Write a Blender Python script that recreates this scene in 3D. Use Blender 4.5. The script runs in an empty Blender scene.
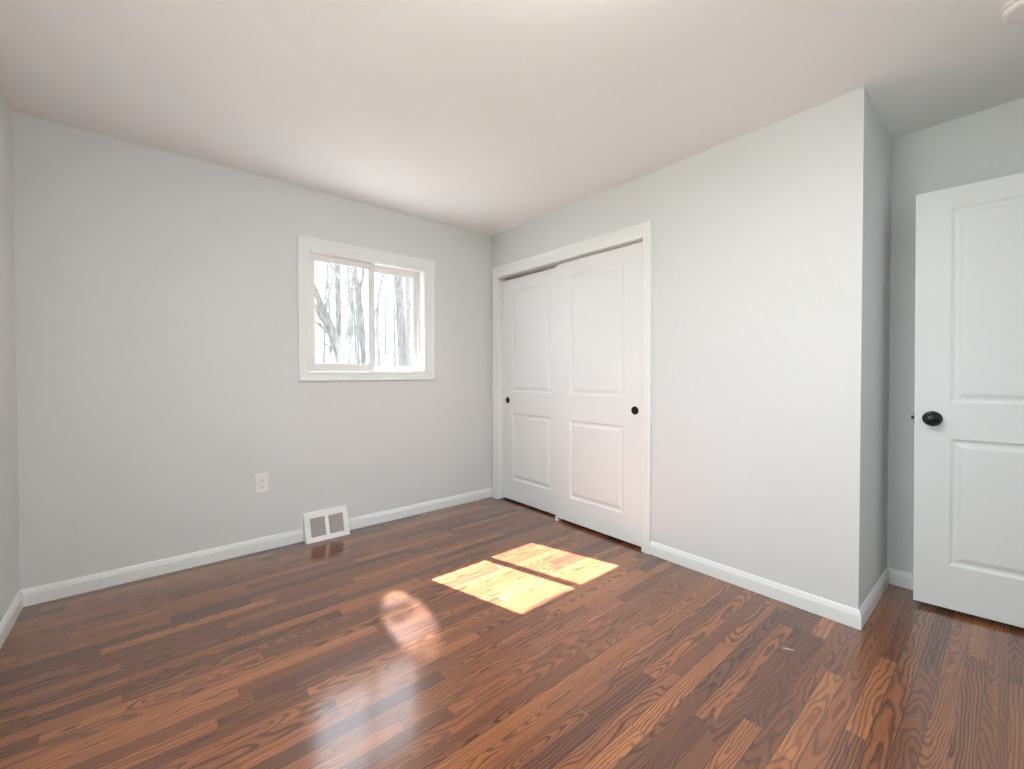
import bpy, bmesh, math, random
from mathutils import Vector, Matrix

C = bpy.context.scene.collection
PI = math.pi

# ------------------------------------------------------------------ camera
cam_data = bpy.data.cameras.new('camera')
cam = bpy.data.objects.new('camera', cam_data)
C.objects.link(cam)
bpy.context.scene.camera = cam
cam_data.sensor_fit = 'HORIZONTAL'
cam_data.sensor_width = 36.0
cam_data.lens = 426.303 / 1024 * 36.0
cam_data.shift_y = -4.861 / 1024
cam_data.clip_start = 0.02
cam_data.clip_end = 300
YAW, PITCH = 0.7032, -0.0135
fwd = Vector((math.sin(YAW) * math.cos(PITCH), math.cos(YAW) * math.cos(PITCH), math.sin(PITCH)))
cam.location = (-2.4424, -3.1764, 1.1568)
cam.rotation_euler = fwd.to_track_quat('-Z', 'Y').to_euler()

# ------------------------------------------------------------------ sky, sun, exposure
SKY = 1.9
w = bpy.data.worlds.new('sky')
bpy.context.scene.world = w
w.use_nodes = True
bg = w.node_tree.nodes['Background']
bg.inputs['Color'].default_value = (0.82, 0.91, 1.0, 1)
bg.inputs['Strength'].default_value = SKY

SUN_DIR = Vector((0.243, -0.89, -1.0)).normalized()
sl = bpy.data.lights.new('sun', 'SUN')
sl.energy = 29
sl.angle = math.radians(0.53)
sl.color = (0.95, 0.86, 1.0)
sun = bpy.data.objects.new('sun', sl)
C.objects.link(sun)
sun.rotation_euler = SUN_DIR.to_track_quat('-Z', 'Y').to_euler()
sun.location = (-4, 12, 14)


def portal(name, loc, direction, sx, sy):
    l = bpy.data.lights.new(name, 'AREA')
    l.shape = 'RECTANGLE'
    l.size, l.size_y = sx, sy
    l.cycles.is_portal = True
    o = bpy.data.objects.new(name, l)
    C.objects.link(o)
    o.location = loc
    o.rotation_euler = Vector(direction).to_track_quat('-Z', 'Z').to_euler()


portal('daylight_back_window', (-1.155, 0.14, 1.59), (0, -1, 0), 0.95, 0.90)
portal('daylight_left_window', (-3.08, -2.55, 1.45), (1, 0, 0), 1.90, 1.45)
portal('daylight_hall_window', (0.10, -4.99, 1.45), (0, 1, 0), 1.30, 1.50)

# added outdoor spot lamp imitating reflected sun on the boards
gl = bpy.data.lights.new('added_glint_spot', 'SPOT')
gl.energy = 5600
gl.color = (0.92, 0.93, 1.0)
gl.shadow_soft_size = 0.02
gl.spot_blend = 0.5
glint = bpy.data.objects.new('added_glint_spot', gl)
C.objects.link(glint)
GT = Vector((-1.520, -1.34, 0.0))
GD = Vector((0.15, 0.885, 1.0)).normalized()
glint.location = GT + GD * 9.0
gl.spot_size = 2 * math.atan(0.25 / 9.0)
glint.rotation_euler = (-GD).to_track_quat('-Z', 'Y').to_euler()
glint.scale = (0.47, 1.0, 1.0)
gl.use_nodes = True
gt_ = gl.node_tree
gem = next(n for n in gt_.nodes if n.type == 'EMISSION')
gtc = gt_.nodes.new('ShaderNodeTexCoord')
gmp = gt_.nodes.new('ShaderNodeMapping')
gmp.inputs['Scale'].default_value = (110, 75, 1)
gns = gt_.nodes.new('ShaderNodeTexNoise')
gns.inputs['Scale'].default_value = 1.0
gns.inputs['Detail'].default_value = 1.5
gmr = gt_.nodes.new('ShaderNodeMapRange')
gmr.inputs['From Min'].default_value = 0.36
gmr.inputs['From Max'].default_value = 0.60
gmr.inputs['To Min'].default_value = 0.35
gmr.inputs['To Max'].default_value = 1.5
gt_.links.new(gtc.outputs['Normal'], gmp.inputs[0])
gt_.links.new(gmp.outputs[0], gns.inputs['Vector'])
gt_.links.new(gns.outputs['Fac'], gmr.inputs['Value'])
gt_.links.new(gmr.outputs[0], gem.inputs['Strength'])

LAMP = 42.0
sc = bpy.context.scene
sc.view_settings.view_transform = 'Standard'
sc.view_settings.look = 'None'
sc.view_settings.gamma = 1.0
sc.view_settings.use_curve_mapping = False
sc.view_settings.exposure = 1.65
sc.cycles.use_denoising = True
sc.cycles.max_bounces = 16
sc.cycles.diffuse_bounces = 10
sc.cycles.glossy_bounces = 6
sc.cycles.transparent_max_bounces = 16
sc.cycles.sample_clamp_indirect = 8.0


# ------------------------------------------------------------------ material helpers
class NT:
    """tiny wrapper that writes node graphs"""

    def __init__(self, name):
        self.m = bpy.data.materials.new(name)
        self.m.use_nodes = True
        self.t = self.m.node_tree
        self.t.nodes.clear()
        self.out = self.t.nodes.new('ShaderNodeOutputMaterial')

    def n(self, kind, **kw):
        nd = self.t.nodes.new(kind)
        for k, v in kw.items():
            setattr(nd, k, v)
        return nd

    def put(self, sock, v):
        if isinstance(v, bpy.types.NodeSocket):
            self.t.links.new(v, sock)
        else:
            sock.default_value = v

    def m2(self, op, a, b=None, c=None):
        nd = self.n('ShaderNodeMath', operation=op)
        self.put(nd.inputs[0], a)
        if b is not None:
            self.put(nd.inputs[1], b)
        if c is not None:
            self.put(nd.inputs[2], c)
        return nd.outputs[0]

    def add(self, a, b): return self.m2('ADD', a, b)
    def sub(self, a, b): return self.m2('SUBTRACT', a, b)
    def mul(self, a, b): return self.m2('MULTIPLY', a, b)
    def div(self, a, b): return self.m2('DIVIDE', a, b)
    def mn(self, a, b): return self.m2('MINIMUM', a, b)
    def mx(self, a, b): return self.m2('MAXIMUM', a, b)

    def ss(self, v, lo, hi, a=0.0, b=1.0):
        nd = self.n('ShaderNodeMapRange', interpolation_type='SMOOTHSTEP')
        self.put(nd.inputs['Value'], v)
        nd.inputs['From Min'].default_value = lo
        nd.inputs['From Max'].default_value = hi
        nd.inputs['To Min'].default_value = a
        nd.inputs['To Max'].default_value = b
        return nd.outputs[0]

    def vec(self, x, y, z):
        nd = self.n('ShaderNodeCombineXYZ')
        for i, v in enumerate((x, y, z)):
            self.put(nd.inputs[i], v)
        return nd.outputs[0]

    def noise(self, vec, scale=1.0, detail=2.0, rough=0.5):
        nd = self.n('ShaderNodeTexNoise')
        self.put(nd.inputs['Vector'], vec)
        nd.inputs['Scale'].default_value = scale
        nd.inputs['Detail'].default_value = detail
        nd.inputs['Roughness'].default_value = rough
        return nd.outputs['Fac']

    def mix(self, f, a, b, blend='MIX'):
        nd = self.n('ShaderNodeMix', data_type='RGBA', blend_type=blend)
        self.put(nd.inputs[0], f)
        for s, v in ((nd.inputs[6], a), (nd.inputs[7], b)):
            self.put(s, v if isinstance(v, bpy.types.NodeSocket) else (*v, 1))
        return nd.outputs[2]

    def bump(self, h, strength, dist):
        nd = self.n('ShaderNodeBump')
        nd.inputs['Strength'].default_value = strength
        nd.inputs['Distance'].default_value = dist
        self.put(nd.inputs['Height'], h)
        return nd.outputs[0]

    def bsdf(self, color, rough, spec=0.5, metal=0.0, normal=None, coat=0.0, coat_rough=0.1):
        b = self.n('ShaderNodeBsdfPrincipled')
        self.put(b.inputs['Base Color'], color if isinstance(color, bpy.types.NodeSocket) else (*color, 1))
        self.put(b.inputs['Roughness'], rough)
        b.inputs['Specular IOR Level'].default_value = spec
        b.inputs['Metallic'].default_value = metal
        b.inputs['Coat Weight'].default_value = coat
        b.inputs['Coat Roughness'].default_value = coat_rough
        if normal is not None:
            self.put(b.inputs['Normal'], normal)
        self.t.links.new(b.outputs[0], self.out.inputs[0])
        return b

    def pos(self):
        g = self.n('ShaderNodeNewGeometry')
        return g.outputs['Position']


def paint(name, col, rough, spec, tex=0.03, scale=180):
    g = NT(name)
    p = g.pos()
    n1 = g.noise(p, 3.0, 3.0)
    n2 = g.noise(p, scale, 2.0)
    dark = tuple(c * 0.975 for c in col)
    colr = g.mix(n1, dark, col)
    g.bsdf(colr, rough, spec, normal=g.bump(n2, tex, 0.002))
    return g.m


def simple(name, col, rough, spec=0.5, metal=0.0, coat=0.0):
    g = NT(name)
    n1 = g.noise(g.pos(), 40.0, 2.0)
    colr = g.mix(n1, tuple(c * 0.94 for c in col), col)
    g.bsdf(colr, rough, spec, metal, coat=coat)
    return g.m


def glass_mat(name):
    g = NT(name)
    tr = g.n('ShaderNodeBsdfTransparent')
    tr.inputs[0].default_value = (0.97, 0.98, 0.975, 1)
    gs = g.n('ShaderNodeBsdfGlossy')
    gs.inputs['Roughness'].default_value = 0.01
    lw = g.n('ShaderNodeLayerWeight')
    lw.inputs[0].default_value = 0.5
    fac = g.add(0.03, g.mul(g.m2('POWER', lw.outputs['Facing'], 5.0), 0.9))
    ms = g.n('ShaderNodeMixShader')
    g.put(ms.inputs[0], fac)
    g.t.links.new(tr.outputs[0], ms.inputs[1])
    g.t.links.new(gs.outputs[0], ms.inputs[2])
    g.t.links.new(ms.outputs[0], g.out.inputs[0])
    return g.m


def screen_mat():
    g = NT('fine grey insect screen')
    tr = g.n('ShaderNodeBsdfTransparent')
    df = g.n('ShaderNodeBsdfDiffuse')
    df.inputs[0].default_value = (0.45, 0.45, 0.45, 1)
    ms = g.n('ShaderNodeMixShader')
    ms.inputs[0].default_value = 0.07          # two faces of the mesh: about a seventh of the light stopped
    g.t.links.new(tr.outputs[0], ms.inputs[1])
    g.t.links.new(df.outputs[0], ms.inputs[2])
    g.t.links.new(ms.outputs[0], g.out.inputs[0])
    return g.m


def oak_floor():
    g = NT('stained oak strip floor')
    BW = 0.0575
    sp = g.n('ShaderNodeSeparateXYZ')
    g.put(sp.inputs[0], g.pos())
    X, Y = sp.outputs[0], sp.outputs[1]
    yr = g.div(g.add(Y, 20.0 + 0.0205), BW)
    row = g.m2('FLOOR', yr)
    fy = g.m2('FRACT', yr)
    w1 = g.n('ShaderNodeTexWhiteNoise', noise_dimensions='1D')
    g.put(w1.inputs['W'], row)
    s1 = g.n('ShaderNodeSeparateColor')
    g.put(s1.inputs[0], w1.outputs['Color'])
    L = g.add(g.mul(s1.outputs[0], 0.9), 0.55)
    u = g.add(g.div(g.add(X, 20.0), L), g.mul(s1.outputs[1], 7.0))
    idx = g.m2('FLOOR', u)
    fu = g.m2('FRACT', u)

    def rnd(off):
        wn = g.n('ShaderNodeTexWhiteNoise', noise_dimensions='3D')
        g.put(wn.inputs['Vector'], g.vec(row, idx, off))
        s = g.n('ShaderNodeSeparateColor')
        g.put(s.inputs[0], wn.outputs['Color'])
        return s.outputs[0], s.outputs[1], s.outputs[2]

    r1, r2, r3 = rnd(3.7)
    r4, r5, r6 = rnd(11.3)
    r7, r8, r9 = rnd(23.9)
    yb = g.mul(g.sub(fy, 0.5), BW)
    xb = g.mul(g.sub(fu, 0.5), L)
    seed = g.mul(r9, 60.0)
    # where the strip was cut from the log: distance and tilt to the pith
    lowA = g.sub(g.noise(g.vec(g.mul(X, 2.6), g.mul(yb, 9.0), seed), 1.0, 2.0, 0.45), 0.5)
    lowB = g.sub(g.noise(g.vec(g.mul(X, 9.0), g.mul(yb, 26.0), g.add(seed, 13.0)), 1.0, 1.5, 0.5), 0.5)
    zz = g.add(g.add(g.add(0.004, g.mul(r1, 0.045)), g.mul(xb, g.mul(g.sub(r2, 0.5), 0.16))), g.mul(lowA, 0.075))
    off = g.mul(g.m2('SIGN', g.sub(r3, 0.5)), g.mul(g.m2('POWER', r5, 2.2), 0.07))
    yy = g.add(g.add(yb, off), g.mul(lowB, 0.014))
    rad = g.m2('SQRT', g.add(g.mul(yy, yy), g.mul(zz, zz)))
    rad = g.add(rad, g.mul(lowB, 0.0035))
    spacing = g.add(0.0060, g.mul(r6, 0.0050))
    ph = g.m2('FRACT', g.div(rad, spacing))
    ring = g.mul(g.ss(ph, 0.38, 0.74), g.ss(ph, 0.86, 1.0, 1.0, 0.0))
    # open pores: short dark dashes along the strip
    pore = g.noise(g.vec(g.mul(X, 16.0), g.mul(Y, 420.0), seed), 1.0, 2.0, 0.6)
    pored = g.ss(pore, 0.40, 0.68)
    ringp = g.mul(ring, g.add(0.70, g.mul(pored, 0.30)))
    streak = g.noise(g.vec(g.mul(X, 1.5), g.mul(Y, 70.0), seed), 1.0, 3.0, 0.6)
    mott = g.noise(g.vec(g.mul(X, 5.0), g.mul(Y, 16.0), seed), 1.0, 3.0, 0.55)
    # base tone of each strip
    cr = g.n('ShaderNodeValToRGB')
    els = cr.color_ramp.elements
    els[0].position = 0.0
    els[0].color = (0.120, 0.042, 0.021, 1)
    els[1].position = 1.0
    els[1].color = (0.410, 0.150, 0.052, 1)
    for p_, c_ in ((0.15, (0.175, 0.061, 0.027)), (0.38, (0.235, 0.081, 0.031)), (0.65, (0.295, 0.103, 0.036)), (0.85, (0.350, 0.125, 0.043))):
        e = els.new(p_)
        e.color = (*c_, 1)
    g.put(cr.inputs[0], r4)
    base = cr.outputs[0]
    base = g.mix(g.mul(g.ss(streak, 0.35, 0.72), 0.50), base, g.mix(1.0, base, (0.52, 0.47, 0.47), 'MULTIPLY'))
    base = g.mix(g.mul(g.ss(mott, 0.45, 0.75), 0.40), base, g.mix(1.0, base, (1.32, 1.30, 1.22), 'MULTIPLY'))
    dens = g.add(0.55, g.mul(r7, 0.45))
    grain = g.mix(1.0, base, (0.13, 0.11, 0.15), 'MULTIPLY')
    col = g.mix(g.mul(ringp, dens), base, grain)
    col = g.mix(g.mul(g.mul(pored, 0.22), g.sub(1.0, ring)), col, grain)
    # seams between strips
    dy = g.mul(g.mn(fy, g.sub(1.0, fy)), BW)
    dx = g.mul(g.mn(fu, g.sub(1.0, fu)), L)
    gapw = g.add(0.0005, g.mul(s1.outputs[2], 0.0010))
    nd = g.n('ShaderNodeMath', operation='LESS_THAN')
    g.put(nd.inputs[0], dy)
    g.put(nd.inputs[1], gapw)
    seam = g.mx(nd.outputs[0], g.m2('LESS_THAN', dx, 0.0008))
    col = g.mix(g.mul(seam, 0.85), col, (0.020, 0.009, 0.007))
    # a small white paint scuff left near the corner
    ca, sa = math.cos(1.05), math.sin(1.05)
    sx_ = g.sub(X, -0.408)
    sy_ = g.sub(Y, -2.571)
    ua = g.add(g.mul(sx_, ca), g.mul(sy_, -sa))
    va = g.add(g.mul(sx_, sa), g.mul(sy_, ca))
    e2 = g.add(g.m2('POWER', g.m2('ABSOLUTE', g.div(ua, 0.022)), 2.0), g.m2('POWER', g.m2('ABSOLUTE', g.div(va, 0.006)), 2.0))
    e2 = g.add(e2, g.mul(g.sub(g.noise(g.vec(X, Y, 0.0), 90.0, 2.0), 0.5), 1.6))
    col = g.mix(g.mul(g.ss(e2, 0.6, 1.3, 1.0, 0.0), 0.55), col, (0.62, 0.58, 0.55))
    # satin varnish with slight cupping of the strips
    cup = g.mul(g.mul(g.sub(fy, 0.5), g.sub(fy, 0.5)), -1.0)
    tilt = g.mul(g.sub(fy, 0.5), g.sub(r8, 0.5))
    hgt = g.add(g.add(g.mul(ringp, -0.02), g.mul(seam, -0.5)), g.add(g.mul(cup, 0.30), g.mul(tilt, 0.9)))
    wav = g.noise(g.vec(g.mul(X, 4.0), g.mul(Y, 14.0), seed), 1.0, 2.0)
    hgt = g.add(hgt, g.mul(wav, 0.35))
    rough = g.add(0.26, g.mul(mott, 0.06))
    pb = g.bsdf(col, rough, 0.25, normal=g.bump(hgt, 0.55, 0.0012), coat=1.0, coat_rough=0.145)
    pb.inputs['Coat IOR'].default_value = 1.60
    return g.m


def bark_mat(name, c0, c1):
    g = NT(name)
    sp = g.n('ShaderNodeSeparateXYZ')
    g.put(sp.inputs[0], g.pos())
    v = g.vec(g.mul(sp.outputs[0], 14.0), g.mul(sp.outputs[1], 14.0), g.mul(sp.outputs[2], 3.0))
    n1 = g.noise(v, 1.0, 4.0, 0.6)
    col = g.mix(g.ss(n1, 0.3, 0.7), c0, c1)
    g.bsdf(col, 0.9, 0.2, normal=g.bump(n1, 0.8, 0.03))
    return g.m


def litter_mat():
    g = NT('pale winter leaf litter')
    n1 = g.noise(g.pos(), 1.3, 5.0, 0.65)
    n2 = g.noise(g.pos(), 14.0, 3.0, 0.6)
    col = g.mix(n1, (0.175, 0.195, 0.160), (0.295, 0.322, 0.270))
    col = g.mix(g.mul(n2, 0.4), col, (0.22, 0.19, 0.16))
    g.bsdf(col, 0.95, 0.1, normal=g.bump(n2, 0.6, 0.05))
    return g.m


WALL = paint('pale grey wall paint', (0.648, 0.674, 0.672), 0.55, 0.25)
CEIL = paint('flat ceiling white', (0.83, 0.845, 0.835), 0.85, 0.15, 0.05, 120)
TRIM = paint('white semigloss trim paint', (0.765, 0.795, 0.785), 0.35, 0.4, 0.01, 60)
DOORW = paint('white door paint', (0.748, 0.774, 0.768), 0.38, 0.4, 0.015, 90)
VINYL = simple('white vinyl', (0.78, 0.78, 0.765), 0.35)
BLACK = simple('matte black metal', (0.004, 0.0039, 0.0038), 0.26, 0.35)
STEEL = simple('dark latch metal', (0.05, 0.05, 0.05), 0.35, 0.5, 0.8)
ENAMEL = simple('white enamel sheet metal', (0.82, 0.81, 0.80), 0.35)
SLAT = simple('grey shaded louvre enamel', (0.52, 0.48, 0.47), 0.45)  # white slats greyed, their shade put into the colour
SHADE_BACK = simple('dark shade backing', (0.10, 0.085, 0.085), 0.8)  # dark sheet painted in for the shade behind the louvres
PLASTIC = simple('white plastic', (0.80, 0.785, 0.77), 0.35)
SLOT = simple('dark socket slot', (0.05, 0.045, 0.045), 0.6)
TRACK = simple('brushed track metal', (0.62, 0.58, 0.54), 0.4)
GLASS = glass_mat('clear window glass')
SCREEN = screen_mat()
FLOOR = oak_floor()
BARK = bark_mat('grey brown bark', (0.090, 0.086, 0.081), (0.190, 0.184, 0.175))
BARK2 = bark_mat('pale grey bark', (0.110, 0.108, 0.105), (0.220, 0.217, 0.213))
LITTER = litter_mat()
LAWN = simple('dull winter grass', (0.10, 0.11, 0.07), 0.95, 0.1)
SIDING = paint('pale exterior siding', (0.55, 0.55, 0.53), 0.8, 0.2)


# ------------------------------------------------------------------ mesh helpers
class MB:
    def __init__(self):
        self.v, self.f, self.s = [], [], []

    def quad(self, a, b, c, d):
        n = len(self.v)
        self.v += [tuple(a), tuple(b), tuple(c), tuple(d)]
        self.f.append((n, n + 1, n + 2, n + 3))

    def box(self, x0, x1, y0, y1, z0, z1):
        n = len(self.v)
        for z in (z0, z1):
            self.v += [(x0, y0, z), (x1, y0, z), (x1, y1, z), (x0, y1, z)]
        for q in ((0, 3, 2, 1), (4, 5, 6, 7), (0, 1, 5, 4), (1, 2, 6, 5), (2, 3, 7, 6), (3, 0, 4, 7)):
            self.f.append(tuple(n + i for i in q))

    def loops(self, rings, close_ring=True, cap=True):
        n = len(self.v)
        k = len(rings[0])
        for r in rings:
            self.v += [tuple(p) for p in r]
        m = k if close_ring else k - 1
        for i in range(len(rings) - 1):
            for j in range(m):
                a = n + i * k + j
                b = n + i * k + (j + 1) % k
                self.f.append((a, b, b + k, a + k))
        if cap and close_ring:
            self.f.append(tuple(n + j for j in reversed(range(k))))
            self.f.append(tuple(n + (len(rings) - 1) * k + j for j in range(k)))

    def tube(self, pts, rad, sides=8):
        pts = [Vector(p) for p in pts]
        rings = []
        prev = None
        for i, p in enumerate(pts):
            t = (pts[min(i + 1, len(pts) - 1)] - pts[max(i - 1, 0)]).normalized()
            if prev is None:
                a = Vector((1, 0, 0)) if abs(t.x) < 0.8 else Vector((0, 1, 0))
                nrm = t.cross(a).normalized()
            else:
                nrm = (prev - t * prev.dot(t)).normalized()
            prev = nrm
            bi = t.cross(nrm)
            rings.append([p + (nrm * math.cos(2 * PI * j / sides) + bi * math.sin(2 * PI * j / sides)) * rad[i] for j in range(sides)])
        self.loops(rings)

    def lathe(self, prof, mat, sides=48):
        """prof: (radius, height) along local +Z of mat; ends closed"""
        rings = [[mat @ Vector((r * math.cos(2 * PI * j / sides), r * math.sin(2 * PI * j / sides), h)) for j in range(sides)] for r, h in prof]
        self.loops(rings)

    def build(self, name, mat, parent=None, bevel=0.0, smooth=False, segs=2, weld=True):
        me = bpy.data.meshes.new(name)
        bm = bmesh.new()
        vs = [bm.verts.new(p) for p in self.v]
        for f in self.f:
            try:
                bm.faces.new([vs[i] for i in f])
            except ValueError:
                pass
        if weld:
            bmesh.ops.remove_doubles(bm, verts=bm.verts, dist=1e-5)
        bmesh.ops.recalc_face_normals(bm, faces=bm.faces)
        bm.to_mesh(me)
        bm.free()
        me.materials.append(mat)
        o = bpy.data.objects.new(name, me)
        C.objects.link(o)
        if parent is not None:
            o.parent = parent
        if smooth:
            for p in me.polygons:
                p.use_smooth = True
            md = o.modifiers.new('edge', 'EDGE_SPLIT')
            md.split_angle = math.radians(35)
        if bevel > 0:
            md = o.modifiers.new('bevel', 'BEVEL')
            md.width = bevel
            md.segments = segs
            md.limit_method = 'ANGLE'
            md.angle_limit = math.radians(40)
        return o


def empty(name, loc=(0, 0, 0), rz=0.0):
    o = bpy.data.objects.new(name, None)
    o.empty_display_size = 0.05
    C.objects.link(o)
    o.location = loc
    o.rotation_euler = (0, 0, rz)
    return o


def tag(o, label, cat, group=None, kind=None):
    o['label'] = label
    o['category'] = cat
    if group:
        o['group'] = group
    if kind:
        o['kind'] = kind
    return o


def structure(o, label, cat):
    return tag(o, label, cat, kind='structure')


# ------------------------------------------------------------------ room measurements (metres)
H = 2.44
XL = -2.946          # left wall face
DEP = 2.728          # closet wall runs from y = 0 to y = -DEP
RX = 0.663           # alcove back wall face
YF = -3.65           # wall behind the camera
BT, BH = 0.013, 0.0845
WX0, WX1, WZ0, WZ1 = -1.605, -0.700, 1.160, 2.018       # back window hole
CY0, CY1, CZ = -0.103, -1.613, 2.037                    # closet opening

# floor and ceiling
m = MB(); m.box(XL - .15, 1.0, -5.0, 0.0, -0.06, 0.0)
structure(m.build('floor', FLOOR), 'reddish brown oak strip floor running along the window wall', 'floor')
m = MB(); m.box(XL - .15, 1.0, -5.0, 0.15, H, H + .14)
structure(m.build('ceiling', CEIL), 'plain white painted ceiling over the whole bedroom', 'ceiling')

# walls
m = MB()
m.box(XL, WX0, 0, .15, -.06, H); m.box(WX1, RX, 0, .15, -.06, H)
m.box(WX0, WX1, 0, .15, -.06, WZ0); m.box(WX0, WX1, 0, .15, WZ1, H)
structure(m.build('wall_back', WALL), 'pale grey wall with the small white sliding window', 'wall')
LW = (-3.40, -1.70, 0.80, 2.10)
m = MB()
m.box(XL - .15, XL, LW[1], .15, -.06, H); m.box(XL - .15, XL, -5.0, LW[0], -.06, H)
m.box(XL - .15, XL, LW[0], LW[1], -.06, LW[2]); m.box(XL - .15, XL, LW[0], LW[1], LW[3], H)
structure(m.build('wall_left', WALL), 'pale grey wall at the far left edge of the photo', 'wall')
m = MB()
m.box(0, .10, CY0 + .018, 0, 0, H); m.box(0, .10, -DEP, CY1 - .018, 0, H)
m.box(0, .10, CY1 - .018, CY0 + .018, 2.078, H)
m.box(.10, RX, -DEP, -DEP + .10, 0, H)
structure(m.build('wall_right', WALL), 'pale grey wall around the closet with an outside corner', 'wall')
m = MB(); m.box(RX, RX + .12, -5.0, .15, -.06, H)
structure(m.build('wall_alcove', WALL), 'shaded grey wall of the recess behind the open door', 'wall')
DX0, DX1 = -0.20, 0.60
m = MB()
m.box(XL, DX0, YF - .12, YF, 0, H); m.box(DX1, RX, YF - .12, YF, 0, H); m.box(DX0, DX1, YF - .12, YF, 2.06, H)
structure(m.build('wall_front', WALL), 'grey wall with the bedroom doorway behind the camera', 'wall')
HW = (-.10, .58, .95, 1.95)
m = MB()
m.box(XL, HW[0], -5.0, -4.9, 0, H); m.box(HW[1], RX, -5.0, -4.9, 0, H)
m.box(HW[0], HW[1], -5.0, -4.9, 0, HW[2]); m.box(HW[0], HW[1], -5.0, -4.9, HW[3], H)
structure(m.build('wall_hall', WALL), 'grey hallway wall beyond the bedroom doorway', 'wall')


# baseboards: a moulded profile run along a wall with mitred ends
PROF = ((0, 0), (BT, 0), (BT, .058), (.0105, .066), (.0085, .074), (.0060, .081), (.0030, BH), (0, BH))


def baseboard(name, p0, p1, inward, k0, k1, label):
    """p0, p1: ends at the wall face; inward: unit vector off the wall; k: mitre (+1 shortens with depth)"""
    p0, p1, n = Vector((*p0, 0)), Vector((*p1, 0)), Vector((*inward, 0))
    t = (p1 - p0).normalized()
    rings = []
    for base, sgn in ((p0 + t * 0, k0), (p1 + t * 0, -k1)):
        rings.append([base + n * d + t * (sgn * d) + Vector((0, 0, z + 0.0015)) for d, z in PROF])
    mb = MB()
    mb.loops(rings)
    return structure(mb.build(name, TRIM), label, 'baseboard')


RG0, RG1 = -1.648, -1.355
baseboard('baseboard_left', (XL, 0), (XL, YF), (1, 0), 1, 1, 'white baseboard along the left wall')
baseboard('baseboard_back', (XL, 0), (RG0 - .001, 0), (0, -1), 1, 0, 'white baseboard under the outlet, left of the floor register')
baseboard('baseboard_back.001', (RG1 + .001, 0), (0, 0), (0, -1), 0, 0, 'white baseboard between the floor register and the closet')
baseboard('baseboard_right', (0, CY1 - .0625), (0, -DEP), (-1, 0), 0, -1, 'white baseboard from the closet casing to the outside corner')
baseboard('baseboard_alcove_side', (0, -DEP), (RX, -DEP), (0, -1), -1, 1, 'short white baseboard turning into the recess')
baseboard('baseboard_alcove', (RX, -DEP), (RX, YF), (-1, 0), 1, 1, 'white baseboard on the recess wall behind the open door')
baseboard('baseboard_front', (XL, YF), (DX0 - .07, YF), (0, 1), 1, 0, 'white baseboard along the wall behind the camera')


# ------------------------------------------------------------------ windows
def frame_ring(mb, x0, x1, y0, y1, z0, z1, wl, wr, wb, wt):
    mb.box(x0, x1, y0, y1, z0, z0 + wb)
    mb.box(x0, x1, y0, y1, z1 - wt, z1)
    mb.box(x0, x0 + wl, y0, y1, z0 + wb, z1 - wt)
    mb.box(x1 - wr, x1, y0, y1, z0 + wb, z1 - wt)


def casing_ring(mb, x0, x1, z0, z1, wl, wr, wb, wt, prof, bottom=True):
    """mitred casing: profile points (share of the width from the inner edge, thickness off the wall); the wall is y = 0"""
    loops = []
    for d, h in prof:
        a, b_, c, e = x0 - d * wl, x1 + d * wr, (z0 - d * wb if bottom else z0), z1 + d * wt
        loops.append([Vector((a, -h, c)), Vector((a, -h, e)), Vector((b_, -h, e)), Vector((b_, -h, c))])
    n = len(loops)
    for i in range(n - 1):
        for j in range(4 if bottom else 3):
            k = (j + 1) % 4
            mb.quad(loops[i][j], loops[i][k], loops[i + 1][k], loops[i + 1][j])
    if not bottom:
        for j in (0, 3):
            k = len(mb.v)
            mb.v += [tuple(l[j]) for l in loops]
            mb.f.append(tuple(range(k, k + n)))


CASE = ((0, 0), (0, .010), (.06, .0125), (.16, .0125), (.20, .0105), (.42, .0125), (.46, .0150), (.72, .0165), (.78, .0195), (.95, .0195), (1.0, .0165), (1.0, 0))


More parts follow.
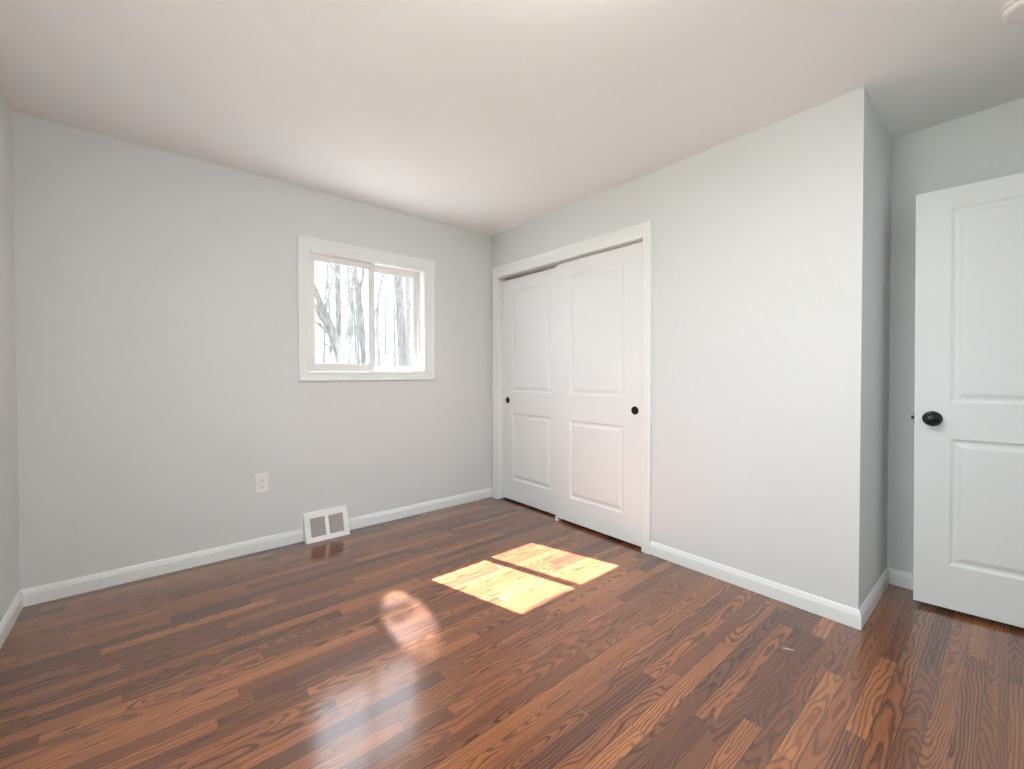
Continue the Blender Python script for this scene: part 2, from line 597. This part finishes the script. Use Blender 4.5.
def make_window(name, loc, rz, hole, cas, glass, label, screen=False):
    """local frame: x along the wall, y out of doors, wall face y = 0"""
    x0, x1, z0, z1 = hole
    root = empty(name, loc, rz)
    structure(root, label, 'window')
    mb = MB(); casing_ring(mb, *cas, CASE)
    mb.build('casing', TRIM, root)
    mb = MB()
    frame_ring(mb, x0, x1, -.004, .110, z0, z1, .013, .013, .013, .013)
    frame_ring(mb, x0 + .0131, x1 - .0131, .060, .070, z0 + .0131, z1 - .0131, .008, .022, .008, .008)
    mb.build('window_frame', VINYL, root, bevel=.0015)
    ga0, ga1, gb0, gb1, gz0, gz1, hz0, hz1 = glass
    # inner sash (left) and outer sash (right)
    s0, s1_, y0, y1 = x0 + .014, ga1 + .049, .026, .052
    mb = MB(); frame_ring(mb, s0, s1_, y0, y1, z0 + .014, z1 - .014, ga0 - s0, s1_ - ga1, gz0 - z0 - .014, z1 - .014 - gz1)
    sa = mb.build('sash', VINYL, root, bevel=.004)
    mb = MB(); frame_ring(mb, ga0 - .004, ga1 + .004, y0 + .006, y0 + .012, gz0 - .004, gz1 + .004, .007, .007, .007, .007)
    mb.build('glazing_bead', VINYL, sa, bevel=.002)
    mb = MB(); mb.box(ga0 - .002, ga1 + .002, .038, .042, gz0 - .002, gz1 + .002)
    mb.build('pane', GLASS, sa)
    s0, s1_, y0, y1 = gb0 - .035, x1 - .014, .076, .098
    mb = MB(); frame_ring(mb, s0, s1_, y0, y1, z0 + .014, z1 - .014, gb0 - s0, s1_ - gb1, hz0 - z0 - .014, z1 - .014 - hz1)
    sb = mb.build('sash', VINYL, root, bevel=.004)
    mb = MB(); frame_ring(mb, gb0 - .004, gb1 + .004, y0 + .006, y0 + .012, hz0 - .004, hz1 + .004, .007, .007, .007, .007)
    mb.build('glazing_bead', VINYL, sb, bevel=.002)
    mb = MB(); mb.box(gb0 - .002, gb1 + .002, .086, .090, hz0 - .002, hz1 + .002)
    mb.build('pane', GLASS, sb)
    if screen:
        mb = MB(); mb.box(s0 + .012, s1_, .1055, .1062, z0 + .0135, z1 - .0135)
        mb.build('insect_screen', SCREEN, root)
    # small latch on the meeting stile
    mb = MB(); mb.box(ga1 + .014, ga1 + .032, .012, .022, (gz0 + gz1) / 2 - .03, (gz0 + gz1) / 2 + .03)
    mb.build('latch', VINYL, sa, bevel=.004)
    return root


make_window('window_1', (0, 0, 0), 0.0, (WX0, WX1, WZ0, WZ1),
            (-1.599, -.708, 1.167, 2.012, .072, .098, .061, .094),
            (-1.552, -1.166, -1.124, -.768, 1.229, 1.960, 1.214, 1.955),
            'small white two-pane sliding window looking onto bare trees', True)
make_window('added_window_2', (XL, 0, 0), PI / 2, (LW[0], LW[1], LW[2], LW[3]),  # unseen window, added to let sky light reach the closet wall
            (LW[0] + .006, LW[1] - .006, LW[2] + .006, LW[3] - .006, .08, .08, .07, .09),
            (LW[0] + .06, -2.58, -2.52, LW[1] - .06, LW[2] + .07, LW[3] - .06, LW[2] + .06, LW[3] - .06),
            'unseen wide white sliding window added in the left wall for daylight')


make_window('added_window_3', (0, -4.9, 0), PI, (-HW[1], -HW[0], HW[2], HW[3]),  # unseen window, added to light the recess through the doorway
            (-HW[1] + .006, -HW[0] - .006, HW[2] + .006, HW[3] - .006, .04, .08, .07, .09),
            (-HW[1] + .06, -.09, -.03, -HW[0] - .06, HW[2] + .07, HW[3] - .06, HW[2] + .06, HW[3] - .06),
            'unseen white hallway window added to send daylight through the bedroom doorway')


# ------------------------------------------------------------------ closet casing, jambs and track
trim = empty('trim_1', (0, 0, 0), -PI / 2)
structure(trim, 'white door casing framing the sliding closet doors', 'door casing')
DCASE = ((0, 0), (0, .011), (.08, .0135), (.26, .0135), (.31, .0115), (.56, .0135), (.62, .0165), (.90, .0175), (1.0, .0150), (1.0, 0))
mb = MB(); casing_ring(mb, -CY0, -CY1, 0.0, CZ, .0655, .0625, 0, .097, DCASE, bottom=False)
mb.build('casing', TRIM, trim)
mb = MB()
mb.box(-CY0 - .018, -CY0, 0, .10, 0.001, 2.078)
mb.box(-CY1, -CY1 + .018, 0, .10, 0.001, 2.078)
mb.box(-CY0, -CY1, 0, .10, 2.060, 2.078)
mb.build('jamb', TRIM, trim)
mb = MB()
mb.box(-CY0, -CY1, .004, .092, 2.052, 2.060)
mb.box(-CY0, -CY1, .0015, .004, 2.0245, 2.0340)
mb.box(-CY0, -CY1, .040, .042, 2.035, 2.052)
mb.box(-CY0, -CY1, .089, .092, 2.030, 2.052)
mb.build('track', TRACK, trim)


# ------------------------------------------------------------------ panelled doors
RINGS = ((0, 0), (.004, .0035), (.012, .0080), (.019, .0085), (.026, .0075), (.040, .0022), (.046, .0015))


def door_slab(name, Wd, Hd, T, panels, parent=None):
    """x 0..Wd along the leaf, front face y = 0 looking to -y, back face y = T"""
    us = sorted({0.0, Wd} | {p[0] for p in panels} | {p[1] for p in panels})
    vs = sorted({0.0, Hd} | {p[2] for p in panels} | {p[3] for p in panels})
    mb = MB()
    for y, s in ((0.0, 1), (T, -1)):
        for i in range(len(us) - 1):
            for j in range(len(vs) - 1):
                a, b_, c, d = us[i], us[i + 1], vs[j], vs[j + 1]
                if any(abs(p[0] - a) < 1e-6 and abs(p[2] - c) < 1e-6 for p in panels):
                    prev = None
                    for off, dep in RINGS:
                        yy = y + s * dep
                        L_ = [(a + off, yy, c + off), (b_ - off, yy, c + off), (b_ - off, yy, d - off), (a + off, yy, d - off)]
                        if prev:
                            for k in range(4):
                                mb.quad(prev[k], prev[(k + 1) % 4], L_[(k + 1) % 4], L_[k])
                        prev = L_
                    mb.quad(*prev)
                else:
                    mb.quad((a, y, c), (b_, y, c), (b_, y, d), (a, y, d))
    for i in range(len(us) - 1):
        for z in (0, Hd):
            mb.quad((us[i], 0, z), (us[i + 1], 0, z), (us[i + 1], T, z), (us[i], T, z))
    for j in range(len(vs) - 1):
        for x in (0, Wd):
            mb.quad((x, 0, vs[j]), (x, 0, vs[j + 1]), (x, T, vs[j + 1]), (x, T, vs[j]))
    return mb.build(name, DOORW, parent)


def cup_pull(parent, u, v, r=.0275):
    mb = MB()
    M = Matrix.Translation((u, 0, v)) @ Matrix.Rotation(PI / 2, 4, 'X')       # +Z of the lathe looks to -y
    mb.lathe([(r, -.001), (r, .0018), (r - .0015, .0030), (r - .0040, .0030), (r - .0060, .0018), (r - .0075, .0008),
              (.0085, .0006), (.0055, .0012), (.0030, .0022), (.0004, .0025)], M)
    return mb.build('cup_pull', BLACK, parent, smooth=True)


ZB = 0.021
pan = lambda u0, u1, b_: ((u0, u1, .205 - b_, .803 - b_), (u0, u1, .998 - b_, 1.905 - b_))
d1 = door_slab('door_1', .770, 1.996, .032, pan(.143, .629, ZB))
d1.location = (.005, -.832, ZB); d1.rotation_euler = (0, 0, -PI / 2)
structure(d1, 'right-hand white sliding closet door, the one in front', 'closet door')
cup_pull(d1, .718, .914 - ZB)
d2 = door_slab('door_2', .770, 1.991, .032, pan(.147, .629, .018))
d2.location = (.044, -.108, .018); d2.rotation_euler = (0, 0, -PI / 2)
structure(d2, 'left-hand white sliding closet door, tucked behind the other', 'closet door')
cup_pull(d2, .076, .917 - .018)

# floor guide between the closet doors
g_ = empty('floor_guide', (.0, -.846, 0))
tag(g_, 'tiny white floor guide where the two closet doors overlap', 'door guide')
mb = MB(); mb.box(-.012, .085, -.016, .012, 0.0, .006)
mb.build('base_plate', PLASTIC, g_, bevel=.0015)
for fx0, fx1 in ((-.010, -.002), (.0385, .0425)):
    mb = MB(); mb.box(fx0, fx1, -.012, .010, .006, .034)
    mb.build('fin', PLASTIC, g_, bevel=.0015)

# ------------------------------------------------------------------ open bedroom door
ang = math.atan2(-.9925, .1220)
d3 = door_slab('door_3', .762, 2.027, .035, ((.125, .637, .212, .822), (.125, .637, .997, 1.930)))
d3.matrix_world = Matrix.Translation((.4755, -2.8570, .021)) @ Matrix.Rotation(ang, 4, 'Z') @ Matrix.Rotation(math.radians(-.25), 4, 'Y')
structure(d3, 'white two-panel bedroom door standing open in the recess', 'door')


def knob(parent, u, v, y, sgn):
    M = Matrix.Translation((u, y, v)) @ Matrix.Rotation(PI / 2 * sgn, 4, 'X')
    mb = MB()
    mb.lathe([(.001, .0), (.0365, .0), (.0365, .003), (.0345, .0055), (.0295, .0065), (.0275, .0085), (.0200, .0090), (.0150, .0105), (.001, .0105)], M)
    ro = mb.build('rosette', BLACK, parent, smooth=True)
    mb = MB()
    mb.lathe([(.001, .0), (.0105, .0), (.0095, .018), (.0110, .026), (.0200, .030), (.0270, .035), (.0292, .041), (.0285, .047), (.0255, .0515),
              (.0235, .0525), (.0215, .0515), (.0165, .0530), (.0110, .0540), (.0095, .0532), (.0075, .0545), (.0004, .0550)], M @ Matrix.Translation((0, 0, .0100)))
    kn = mb.build('door_knob', BLACK, ro, smooth=True)
    return ro


knob(d3, .064, .916, 0.0, 1)
knob(d3, .064, .916, .035, -1)
mb = MB(); mb.box(-.0015, .0005, .005, .030, .888, .944)
lp = mb.build('latch_plate', STEEL, d3, bevel=.0005)
mb = MB(); mb.box(-.012, -.0015, .011, .023, .908, .924)
mb.build('latch_bolt', STEEL, lp, bevel=.003)
for hz in (.22, 1.02, 1.80):
    mb = MB(); mb.tube([(.768, -.004, hz), (.768, -.004, hz + .09)], [.006, .006], 12)
    mb.build('hinge', BLACK, d3)
tr2 = empty('trim_2', (0, YF, 0), PI)
structure(tr2, 'white casing around the bedroom doorway behind the camera', 'door casing')
mb = MB(); casing_ring(mb, -DX1, -DX0, 0.0, 2.06, .057, .064, 0, .064, DCASE, bottom=False)
mb.build('casing', TRIM, tr2)

# ------------------------------------------------------------------ baseboard register
reg = empty('floor_register', ((RG0 + RG1) / 2, 0, 0))
tag(reg, 'white metal baseboard register with two grey louvred grilles below the window', 'heating register')
hw = (RG1 - RG0) / 2
A = Vector((0, -.088, .006)); B = Vector((0, -.020, .187))
S = (B - A); SL = S.length; S.normalize()
N = Vector((0, -S.z, S.y))            # out of the sloped face


def fp(u, s, d=0.0):
    return Vector((u, A.y, A.z)) + S * s + N * d


g0 = (-hw + .036, -.012, .030, SL - .036)
g1 = (.012, hw - .034, .030, SL - .036)
mb = MB()
us = [-hw, g0[0], g0[1], g1[0], g1[1], hw]
ss = [0, g0[2], g0[3], SL]
for i in range(5):
    for j in range(3):
        a, b_, c, d = us[i], us[i + 1], ss[j], ss[j + 1]
        if j == 1 and i in (1, 3):
            q = [fp(a, c), fp(b_, c), fp(b_, d), fp(a, d)]
            q2 = [fp(a, c, -.010), fp(b_, c, -.010), fp(b_, d, -.010), fp(a, d, -.010)]
            for k in range(4):
                mb.quad(q[k], q[(k + 1) % 4], q2[(k + 1) % 4], q2[k])
        else:
            mb.quad(fp(a, c), fp(b_, c), fp(b_, d), fp(a, d))
for sx in (-hw, hw):
    k = len(mb.v)
    mb.v += [(sx, -.0005, .001), (sx, A.y, .001), tuple(fp(sx, 0)), tuple(fp(sx, g0[2])), tuple(fp(sx, g0[3])), tuple(fp(sx, SL)), (sx, -.0005, .189)]
    mb.f.append(tuple(range(k, k + 7)))
mb.quad((-hw, A.y, .001), (hw, A.y, .001), fp(hw, 0), fp(-hw, 0))
mb.quad(fp(-hw, SL), fp(hw, SL), (hw, -.0005, .189), (-hw, -.0005, .189))
mb.build('register_body', ENAMEL, reg)
for gx in (g0, g1):
    mb = MB()
    mb.quad(fp(gx[0], gx[2], -.0098), fp(gx[1], gx[2], -.0098), fp(gx[1], gx[3], -.0098), fp(gx[0], gx[3], -.0098))
    bk = mb.build('grille', SHADE_BACK, reg)
    mb = MB()
    n = 15
    for k in range(n):
        s0 = gx[2] + (k + .5) * (gx[3] - gx[2]) / n
        w_ = (gx[3] - gx[2]) / n * .36
        P = [fp(gx[0], s0 - w_, -.0030), fp(gx[1], s0 - w_, -.0030), fp(gx[1], s0 + w_, -.0062), fp(gx[0], s0 + w_, -.0062)]
        Q = [p + N * -.0012 for p in P]
        mb.loops([P, Q])
    mb.build('louvre', SLAT, bk)
for su in (-1, 1):
    mb = MB()
    M = Matrix.Translation(fp(su * (hw - .014), SL * .5)) @ N.to_track_quat('Z', 'Y').to_matrix().to_4x4()
    mb.lathe([(.0038, -.0005), (.0038, .0008), (.0025, .0014), (.0003, .0015)], M, 16)
    mb.build('screw', ENAMEL, reg, smooth=True)

# ------------------------------------------------------------------ wall outlet
out = empty('wall_outlet', (-1.894, 0, .443))
tag(out, 'white duplex wall outlet low on the wall left of the register', 'outlet')
mb = MB()
pw, ph_ = .0385, .0630
rings = [[(-pw, -.0003, -ph_), (pw, -.0003, -ph_), (pw, -.0003, ph_), (-pw, -.0003, ph_)],
         [(-pw, -.0030, -ph_), (pw, -.0030, -ph_), (pw, -.0030, ph_), (-pw, -.0030, ph_)],
         [(-pw + .004, -.0062, -ph_ + .004), (pw - .004, -.0062, -ph_ + .004), (pw - .004, -.0062, ph_ - .004), (-pw + .004, -.0062, ph_ - .004)]]
mb.loops(rings)
mb.build('cover_plate', PLASTIC, out, bevel=.001)
for zc in (.0195, -.0195):
    mb = MB()
    pts = [(.0172 * max(-1, min(1, 1.25 * math.cos(t))), .0140 * max(-1, min(1, 1.15 * math.sin(t)))) for t in [2 * PI * k / 32 for k in range(32)]]
    mb.loops([[(x, -.0060, z + zc) for x, z in pts], [(x * .97, -.0084, z * .97 + zc) for x, z in pts]])
    so = mb.build('socket', PLASTIC, out)
    mb = MB()
    mb.box(-.0080, -.0055, -.0088, -.0080, zc - .002, zc + .0075)
    mb.box(.0055, .0080, -.0088, -.0080, zc - .001, zc + .0065)
    mb.box(-.0025, .0025, -.0088, -.0080, zc - .0095, zc - .0050)
    mb.build('slot', SLOT, so)
mb = MB()
mb.lathe([(.0032, .0), (.0032, .0008), (.0020, .0014), (.0003, .0015)], Matrix.Translation((0, -.0061, 0)) @ Matrix.Rotation(PI / 2, 4, 'X'), 16)
mb.build('screw', PLASTIC, out, smooth=True)

# ------------------------------------------------------------------ smoke detector
sd = empty('smoke_detector', (-.126, -3.196, H))
tag(sd, 'round white smoke detector on the ceiling at the top right corner', 'smoke detector')
dn = Matrix.Rotation(PI, 4, 'X')
mb = MB(); mb.lathe([(.001, .0), (.066, .0), (.067, .004), (.066, .010), (.063, .011), (.001, .011)], dn, 64)
mb.build('base_plate', PLASTIC, sd, smooth=True)
mb = MB(); mb.lathe([(.001, .0125), (.060, .0125), (.0635, .015), (.0650, .022), (.0630, .030), (.0560, .035), (.0500, .0355), (.0480, .0340), (.0400, .0345), (.0200, .0370), (.001, .0375)], dn, 64)
cv = mb.build('cover', PLASTIC, sd, smooth=True)
mb = MB(); mb.lathe([(.001, .0360), (.0085, .0360), (.0085, .0390), (.0070, .0398), (.0005, .0400)], Matrix.Translation((.022, .01, 0)) @ dn, 24)
mb.build('test_button', PLASTIC, cv, smooth=True)
mb = MB(); mb.lathe([(.0595, .0095), (.0595, .0130), (.001, .0130), (.001, .0095)], dn, 48)
mb.build('vent_gap', SLOT, sd)

# ------------------------------------------------------------------ ceiling lamp added out of view to brighten the walls
def lamp_mat():
    g = NT('lit opal glass')
    em = g.n('ShaderNodeEmission')
    em.inputs[0].default_value = (1.0, 0.97, 0.93, 1)
    em.inputs[1].default_value = LAMP
    g.t.links.new(em.outputs[0], g.out.inputs[0])
    return g.m


cl = empty('added_ceiling_lamp', (-1.75, -2.56, H))
tag(cl, 'round ceiling lamp with an opal diffuser, added out of view as fill light', 'ceiling lamp')
mb = MB(); mb.lathe([(.001, 0), (.075, 0), (.080, .006), (.070, .016), (.060, .036), (.160, .044), (.163, .050), (.160, .056), (.001, .056)], dn, 64)
mb.build('rim', TRIM, cl, smooth=True)
mb = MB(); mb.lathe([(.156, .0565), (.158, .074), (.150, .086), (.120, .097), (.060, .103), (.002, .104)], dn, 64)
mb.build('diffuser', lamp_mat(), cl, smooth=True)

# ------------------------------------------------------------------ out of doors
mb = MB(); mb.box(XL - .4, 1.2, .151, .490, 2.400, 2.56)  # unseen overhang, placed to trim the sun patch on the floor
structure(mb.build('sun_clip_eave', SIDING), 'unseen roof overhang added above the window to clip the sun patch', 'roof eave')


def gz(x, y):
    t = max(0.0, min(1.0, (y - 5.0) / 24.0))
    return -.7 + 4.1 * t * t * (3 - 2 * t) + .05 * math.sin(x * .9 + y * .5)


mb = MB()
NX, NY = 44, 34
for i in range(NX + 1):
    for j in range(NY + 1):
        x = -32 + 72 * i / NX
        y = .16 + 40 * (j / NY) ** 1.3
        mb.v.append((x, y, gz(x, y)))
for i in range(NX):
    for j in range(NY):
        a = i * (NY + 1) + j
        mb.f.append((a, a + 1, a + NY + 2, a + NY + 1))
structure(mb.build('ground', LITTER, smooth=True), 'pale leaf covered slope rising behind the house', 'ground')
mb = MB()
mb.quad((-40, -14, -.8), (XL - .16, -14, -.8), (XL - .16, .16, -.72), (-40, .16, -.72))
structure(mb.build('ground_side', LAWN), 'ground beside the left wall of the house', 'ground')


def grow(mb, p, d, length, rad, level, rng):
    """one branch with its twigs, gathered in mb"""
    n = 5 if level else 7
    pts, rs = [Vector(p)], [rad]
    d = Vector(d).normalized()
    for i in range(n):
        d = (d + Vector((rng.uniform(-.22, .22), rng.uniform(-.22, .22), rng.uniform(-.10, .24)))).normalized()
        pts.append(pts[-1] + d * length / n)
        rs.append(rad * (1 - .80 * (i + 1) / n))
    mb.tube(pts, rs, 6 if rad > .02 else 4)
    if level < 2:
        for k in range(rng.randint(3, 5) if level == 0 else rng.randint(2, 3)):
            i = rng.randint(1, n - 1)
            t = (pts[i + 1] - pts[i]).normalized()
            side = Vector((rng.uniform(-1, 1), rng.uniform(-.6, .6), rng.uniform(-.2, .8))).normalized()
            grow(mb, pts[i], t * .75 + side * .8, length * rng.uniform(.30, .55), max(.004, rs[i] * .55), level + 1, rng)


def smooth_path(pts, rs, sub=4):
    out_p, out_r = [], []
    P = [Vector(p) for p in pts]
    for i in range(len(P) - 1):
        p0, p1, p2, p3 = P[max(i - 1, 0)], P[i], P[i + 1], P[min(i + 2, len(P) - 1)]
        for k in range(sub):
            t = k / sub
            out_p.append(.5 * ((2 * p1) + (p2 - p0) * t + (2 * p0 - 5 * p1 + 4 * p2 - p3) * t * t + (3 * p1 - p0 - 3 * p2 + p3) * t ** 3))
            out_r.append(rs[i] * (1 - t) + rs[i + 1] * t)
    out_p.append(P[-1]); out_r.append(rs[-1])
    return out_p, out_r


def tree(name, label, pts, rs, mat, seed, limbs=(), nb=6, blen=1.6, zmin=2.2, zmax=7.0, group=None, brad=.03, sides=(-1, 1)):
    """pts: trunk centre line in metres; limbs: further thick stems (pts, radii); nb random branches"""
    rng = random.Random(seed)
    x, y = pts[0][0], pts[0][1]
    base = Vector((x, y, gz(x, y) - .05))
    root = empty(name, base)
    tag(root, label, 'tree', group)
    P, R_ = smooth_path([tuple(base)] + list(pts), [rs[0] * 1.35] + list(rs))
    mb = MB(); mb.tube([p - base for p in P], R_, 12)
    mb.build('trunk', mat, root, smooth=True)
    for lp_, lr in limbs:
        q, r = smooth_path(lp_, lr)
        mb = MB(); mb.tube([p - base for p in q], r, 8)
        for k in range(3):
            i = rng.randint(len(q) // 3, len(q) - 2)
            t = (q[i + 1] - q[i]).normalized()
            grow(mb, q[i] - base, t + Vector((rng.uniform(-1, 1), rng.uniform(-.5, .5), rng.uniform(0, .6))), blen * .6, max(.008, r[i] * .4), 1, rng)
        mb.build('branch', mat, root, smooth=True)
    for k in range(nb):
        zt = zmin + (zmax - zmin) * (k + rng.random() * .8) / nb
        i = min(range(len(P)), key=lambda q_: abs(P[q_].z - zt))
        s = rng.choice(sides)
        d = Vector((s * rng.uniform(.6, 1.0), rng.uniform(-.5, .5), rng.uniform(.1, .8)))
        mb = MB(); grow(mb, P[i] - base, d, blen * rng.uniform(.6, 1.2), min(brad, R_[i] * .45), 0, rng)
        mb.build('branch', mat, root, smooth=True)
    return root


tree('leaning_tree', 'thick leaning bare tree with several stems at the left of the left pane',
     [(1.62, 9.0, 1.40), (1.52, 9.0, 1.80), (1.36, 9.0, 2.35), (1.16, 9.0, 2.86), (.95, 9.0, 3.40), (.55, 9.1, 4.5), (.2, 9.2, 6.2)],
     [.11, .12, .13, .10, .075, .06, .03], BARK, 3,
     limbs=[([(1.36, 9.0, 2.35), (1.12, 8.9, 2.62), (.90, 8.8, 2.92), (.5, 8.6, 3.5)], [.09, .07, .05, .03]),
            ([(1.40, 9.0, 2.20), (1.14, 8.9, 2.38), (.92, 8.8, 2.52), (.5, 8.6, 2.9)], [.08, .05, .035, .02]),
            ([(1.20, 9.0, 2.78), (1.26, 9.0, 3.15), (1.38, 9.1, 3.55), (1.50, 9.2, 4.0), (1.62, 9.2, 4.8)], [.045, .038, .030, .022, .012]),
            ([(1.58, 9.0, 1.62), (1.36, 8.9, 1.86), (1.12, 8.8, 1.98), (.95, 8.7, 2.25)], [.03, .024, .018, .010])],
     nb=5, blen=1.3, zmin=2.4, zmax=5.5, brad=.018)
tree('straight_tree', 'slim straight bare tree standing upright in the middle of the left pane',
     [(2.19, 11.0, 1.5), (2.20, 11.0, 3.0), (2.19, 11.0, 4.7), (2.15, 11.0, 7.0), (2.1, 11.0, 10.0)], [.105, .10, .09, .06, .02], BARK, 8,
     nb=6, blen=1.2, zmin=2.8, zmax=7.0, brad=.020)
tree('curved_tree', 'curving bare tree that forks low beside the straight trunk',
     [(1.30, 8.0, 1.35), (1.40, 8.0, 1.95), (1.50, 8.0, 2.45), (1.56, 8.0, 2.85), (1.53, 8.0, 3.20), (1.40, 8.0, 3.52), (1.22, 8.0, 3.66), (.9, 8.0, 4.2), (.7, 8.0, 5.5)],
     [.062, .055, .050, .046, .042, .038, .034, .025, .012], BARK2, 15,
     limbs=[([(1.55, 8.0, 2.75), (1.60, 8.1, 3.2), (1.62, 8.1, 3.7), (1.68, 8.2, 4.6)], [.036, .03, .026, .015])],
     nb=5, blen=.9, zmin=2.3, zmax=4.6, brad=.014)
tree('slender_tree', 'very slender grey tree just left of the forked one in the left pane',
     [(3.80, 14.5, 1.95), (3.81, 14.5, 2.9), (3.79, 14.5, 3.9), (3.75, 14.5, 5.45), (3.6, 14.6, 8.8)], [.075, .072, .07, .06, .02], BARK2, 21,
     nb=5, blen=1.2, zmin=3.0, zmax=6.5, brad=.018)
tree('forked_tree', 'bare tree splitting into a high fork beside the centre bar of the window',
     [(2.66, 10.0, 1.5), (2.61, 10.0, 2.3), (2.56, 10.0, 2.95), (2.51, 10.0, 3.60), (2.46, 10.0, 4.0), (2.40, 10.0, 4.4), (2.25, 10.0, 6.5)],
     [.105, .10, .095, .080, .055, .05, .02], BARK, 30,
     limbs=[([(2.51, 10.0, 3.55), (2.58, 10.0, 3.95), (2.65, 10.0, 4.40), (2.8, 10.0, 6.2)], [.062, .055, .050, .02])],
     nb=6, blen=1.0, zmin=2.6, zmax=5.2, brad=.018)
tree('young_tree', 'thin young tree forking near the top, at the left of the right pane',
     [(2.72, 9.0, 1.35), (2.69, 9.0, 2.1), (2.68, 9.0, 2.8), (2.72, 9.0, 3.35), (2.79, 9.0, 3.80), (2.88, 9.0, 4.4), (2.98, 9.0, 6.0)],
     [.060, .055, .050, .042, .034, .028, .012], BARK2, 41,
     limbs=[([(2.71, 9.0, 3.25), (2.69, 9.0, 3.7), (2.68, 9.0, 4.2), (2.62, 9.0, 5.5)], [.030, .026, .022, .01]),
            ([(2.69, 9.0, 2.0), (2.56, 9.0, 2.6), (2.60, 9.0, 2.95), (2.68, 9.0, 3.2)], [.030, .026, .022, .018])],
     nb=7, blen=.9, zmin=1.9, zmax=4.6, brad=.013)
tree('broad_tree', 'broadest bare trunk, filling the middle of the right pane',
     [(4.97, 12.0, 1.35), (4.90, 12.0, 2.4), (4.85, 12.0, 3.3), (4.75, 12.0, 4.75), (4.6, 12.0, 8.0), (4.5, 12.0, 11.0)], [.205, .185, .175, .17, .12, .05], BARK, 52,
     nb=6, blen=1.9, zmin=2.4, zmax=8.0, brad=.028)
tree('twin_stem_tree', 'narrow twin-stemmed tree right of the broadest trunk',
     [(6.25, 14.0, 1.5), (6.20, 14.0, 3.0), (6.16, 14.0, 4.2), (6.12, 14.0, 5.5), (6.05, 14.0, 9.0)], [.145, .13, .11, .085, .03], BARK2, 63,
     limbs=[([(6.20, 14.0, 3.2), (6.34, 14.0, 4.2), (6.44, 14.0, 5.4), (6.6, 14.0, 8.0)], [.085, .075, .06, .02])],
     nb=4, blen=1.3, zmin=3.0, zmax=6.5, brad=.018)

# thin trees far back on the slope
FAR = [(3.9, 18.2), (4.9, 20.5), (5.7, 19.0), (6.6, 22.0), (5.1, 17.0), (8.2, 21.0), (9.3, 19.5), (10.6, 23.0), (7.2, 17.6), (11.5, 20.6), (3.2, 21.5), (12.6, 22.5)]
rng = random.Random(77)
for i, (x, y) in enumerate(FAR):
    z0 = gz(x, y)
    lean = rng.uniform(-.5, .5)
    r = rng.uniform(.05, .085)
    tree('far_tree', 'thin bare tree far back on the slope outside the window',
         [(x, y, z0 + .6), (x + lean * .2, y, z0 + 2.5), (x + lean * .5, y, z0 + 4.5), (x + lean, y, z0 + 8.0)], [r, r * .85, r * .65, r * .25],
         BARK2, 100 + i, nb=6, blen=1.5, zmin=z0 + 1.0, zmax=z0 + 5.0, group='thin trees far back on the slope', brad=.022)

# leafless brush at the foot of the leaning tree
rng = random.Random(5)
bx, by = 1.15, 7.2
sb_ = empty('bare_shrub', (bx, by, gz(bx, by)))
tag(sb_, 'leafless twiggy shrub low in the left corner of the left pane', 'shrub')
for k in range(9):
    mb = MB()
    grow(mb, (rng.uniform(-.35, .35), rng.uniform(-.2, .2), -.03), (rng.uniform(-.25, .2), rng.uniform(-.15, .15), 1), rng.uniform(2.0, 2.75), .014, 1, rng)
    mb.build('stem', BARK2, sb_)
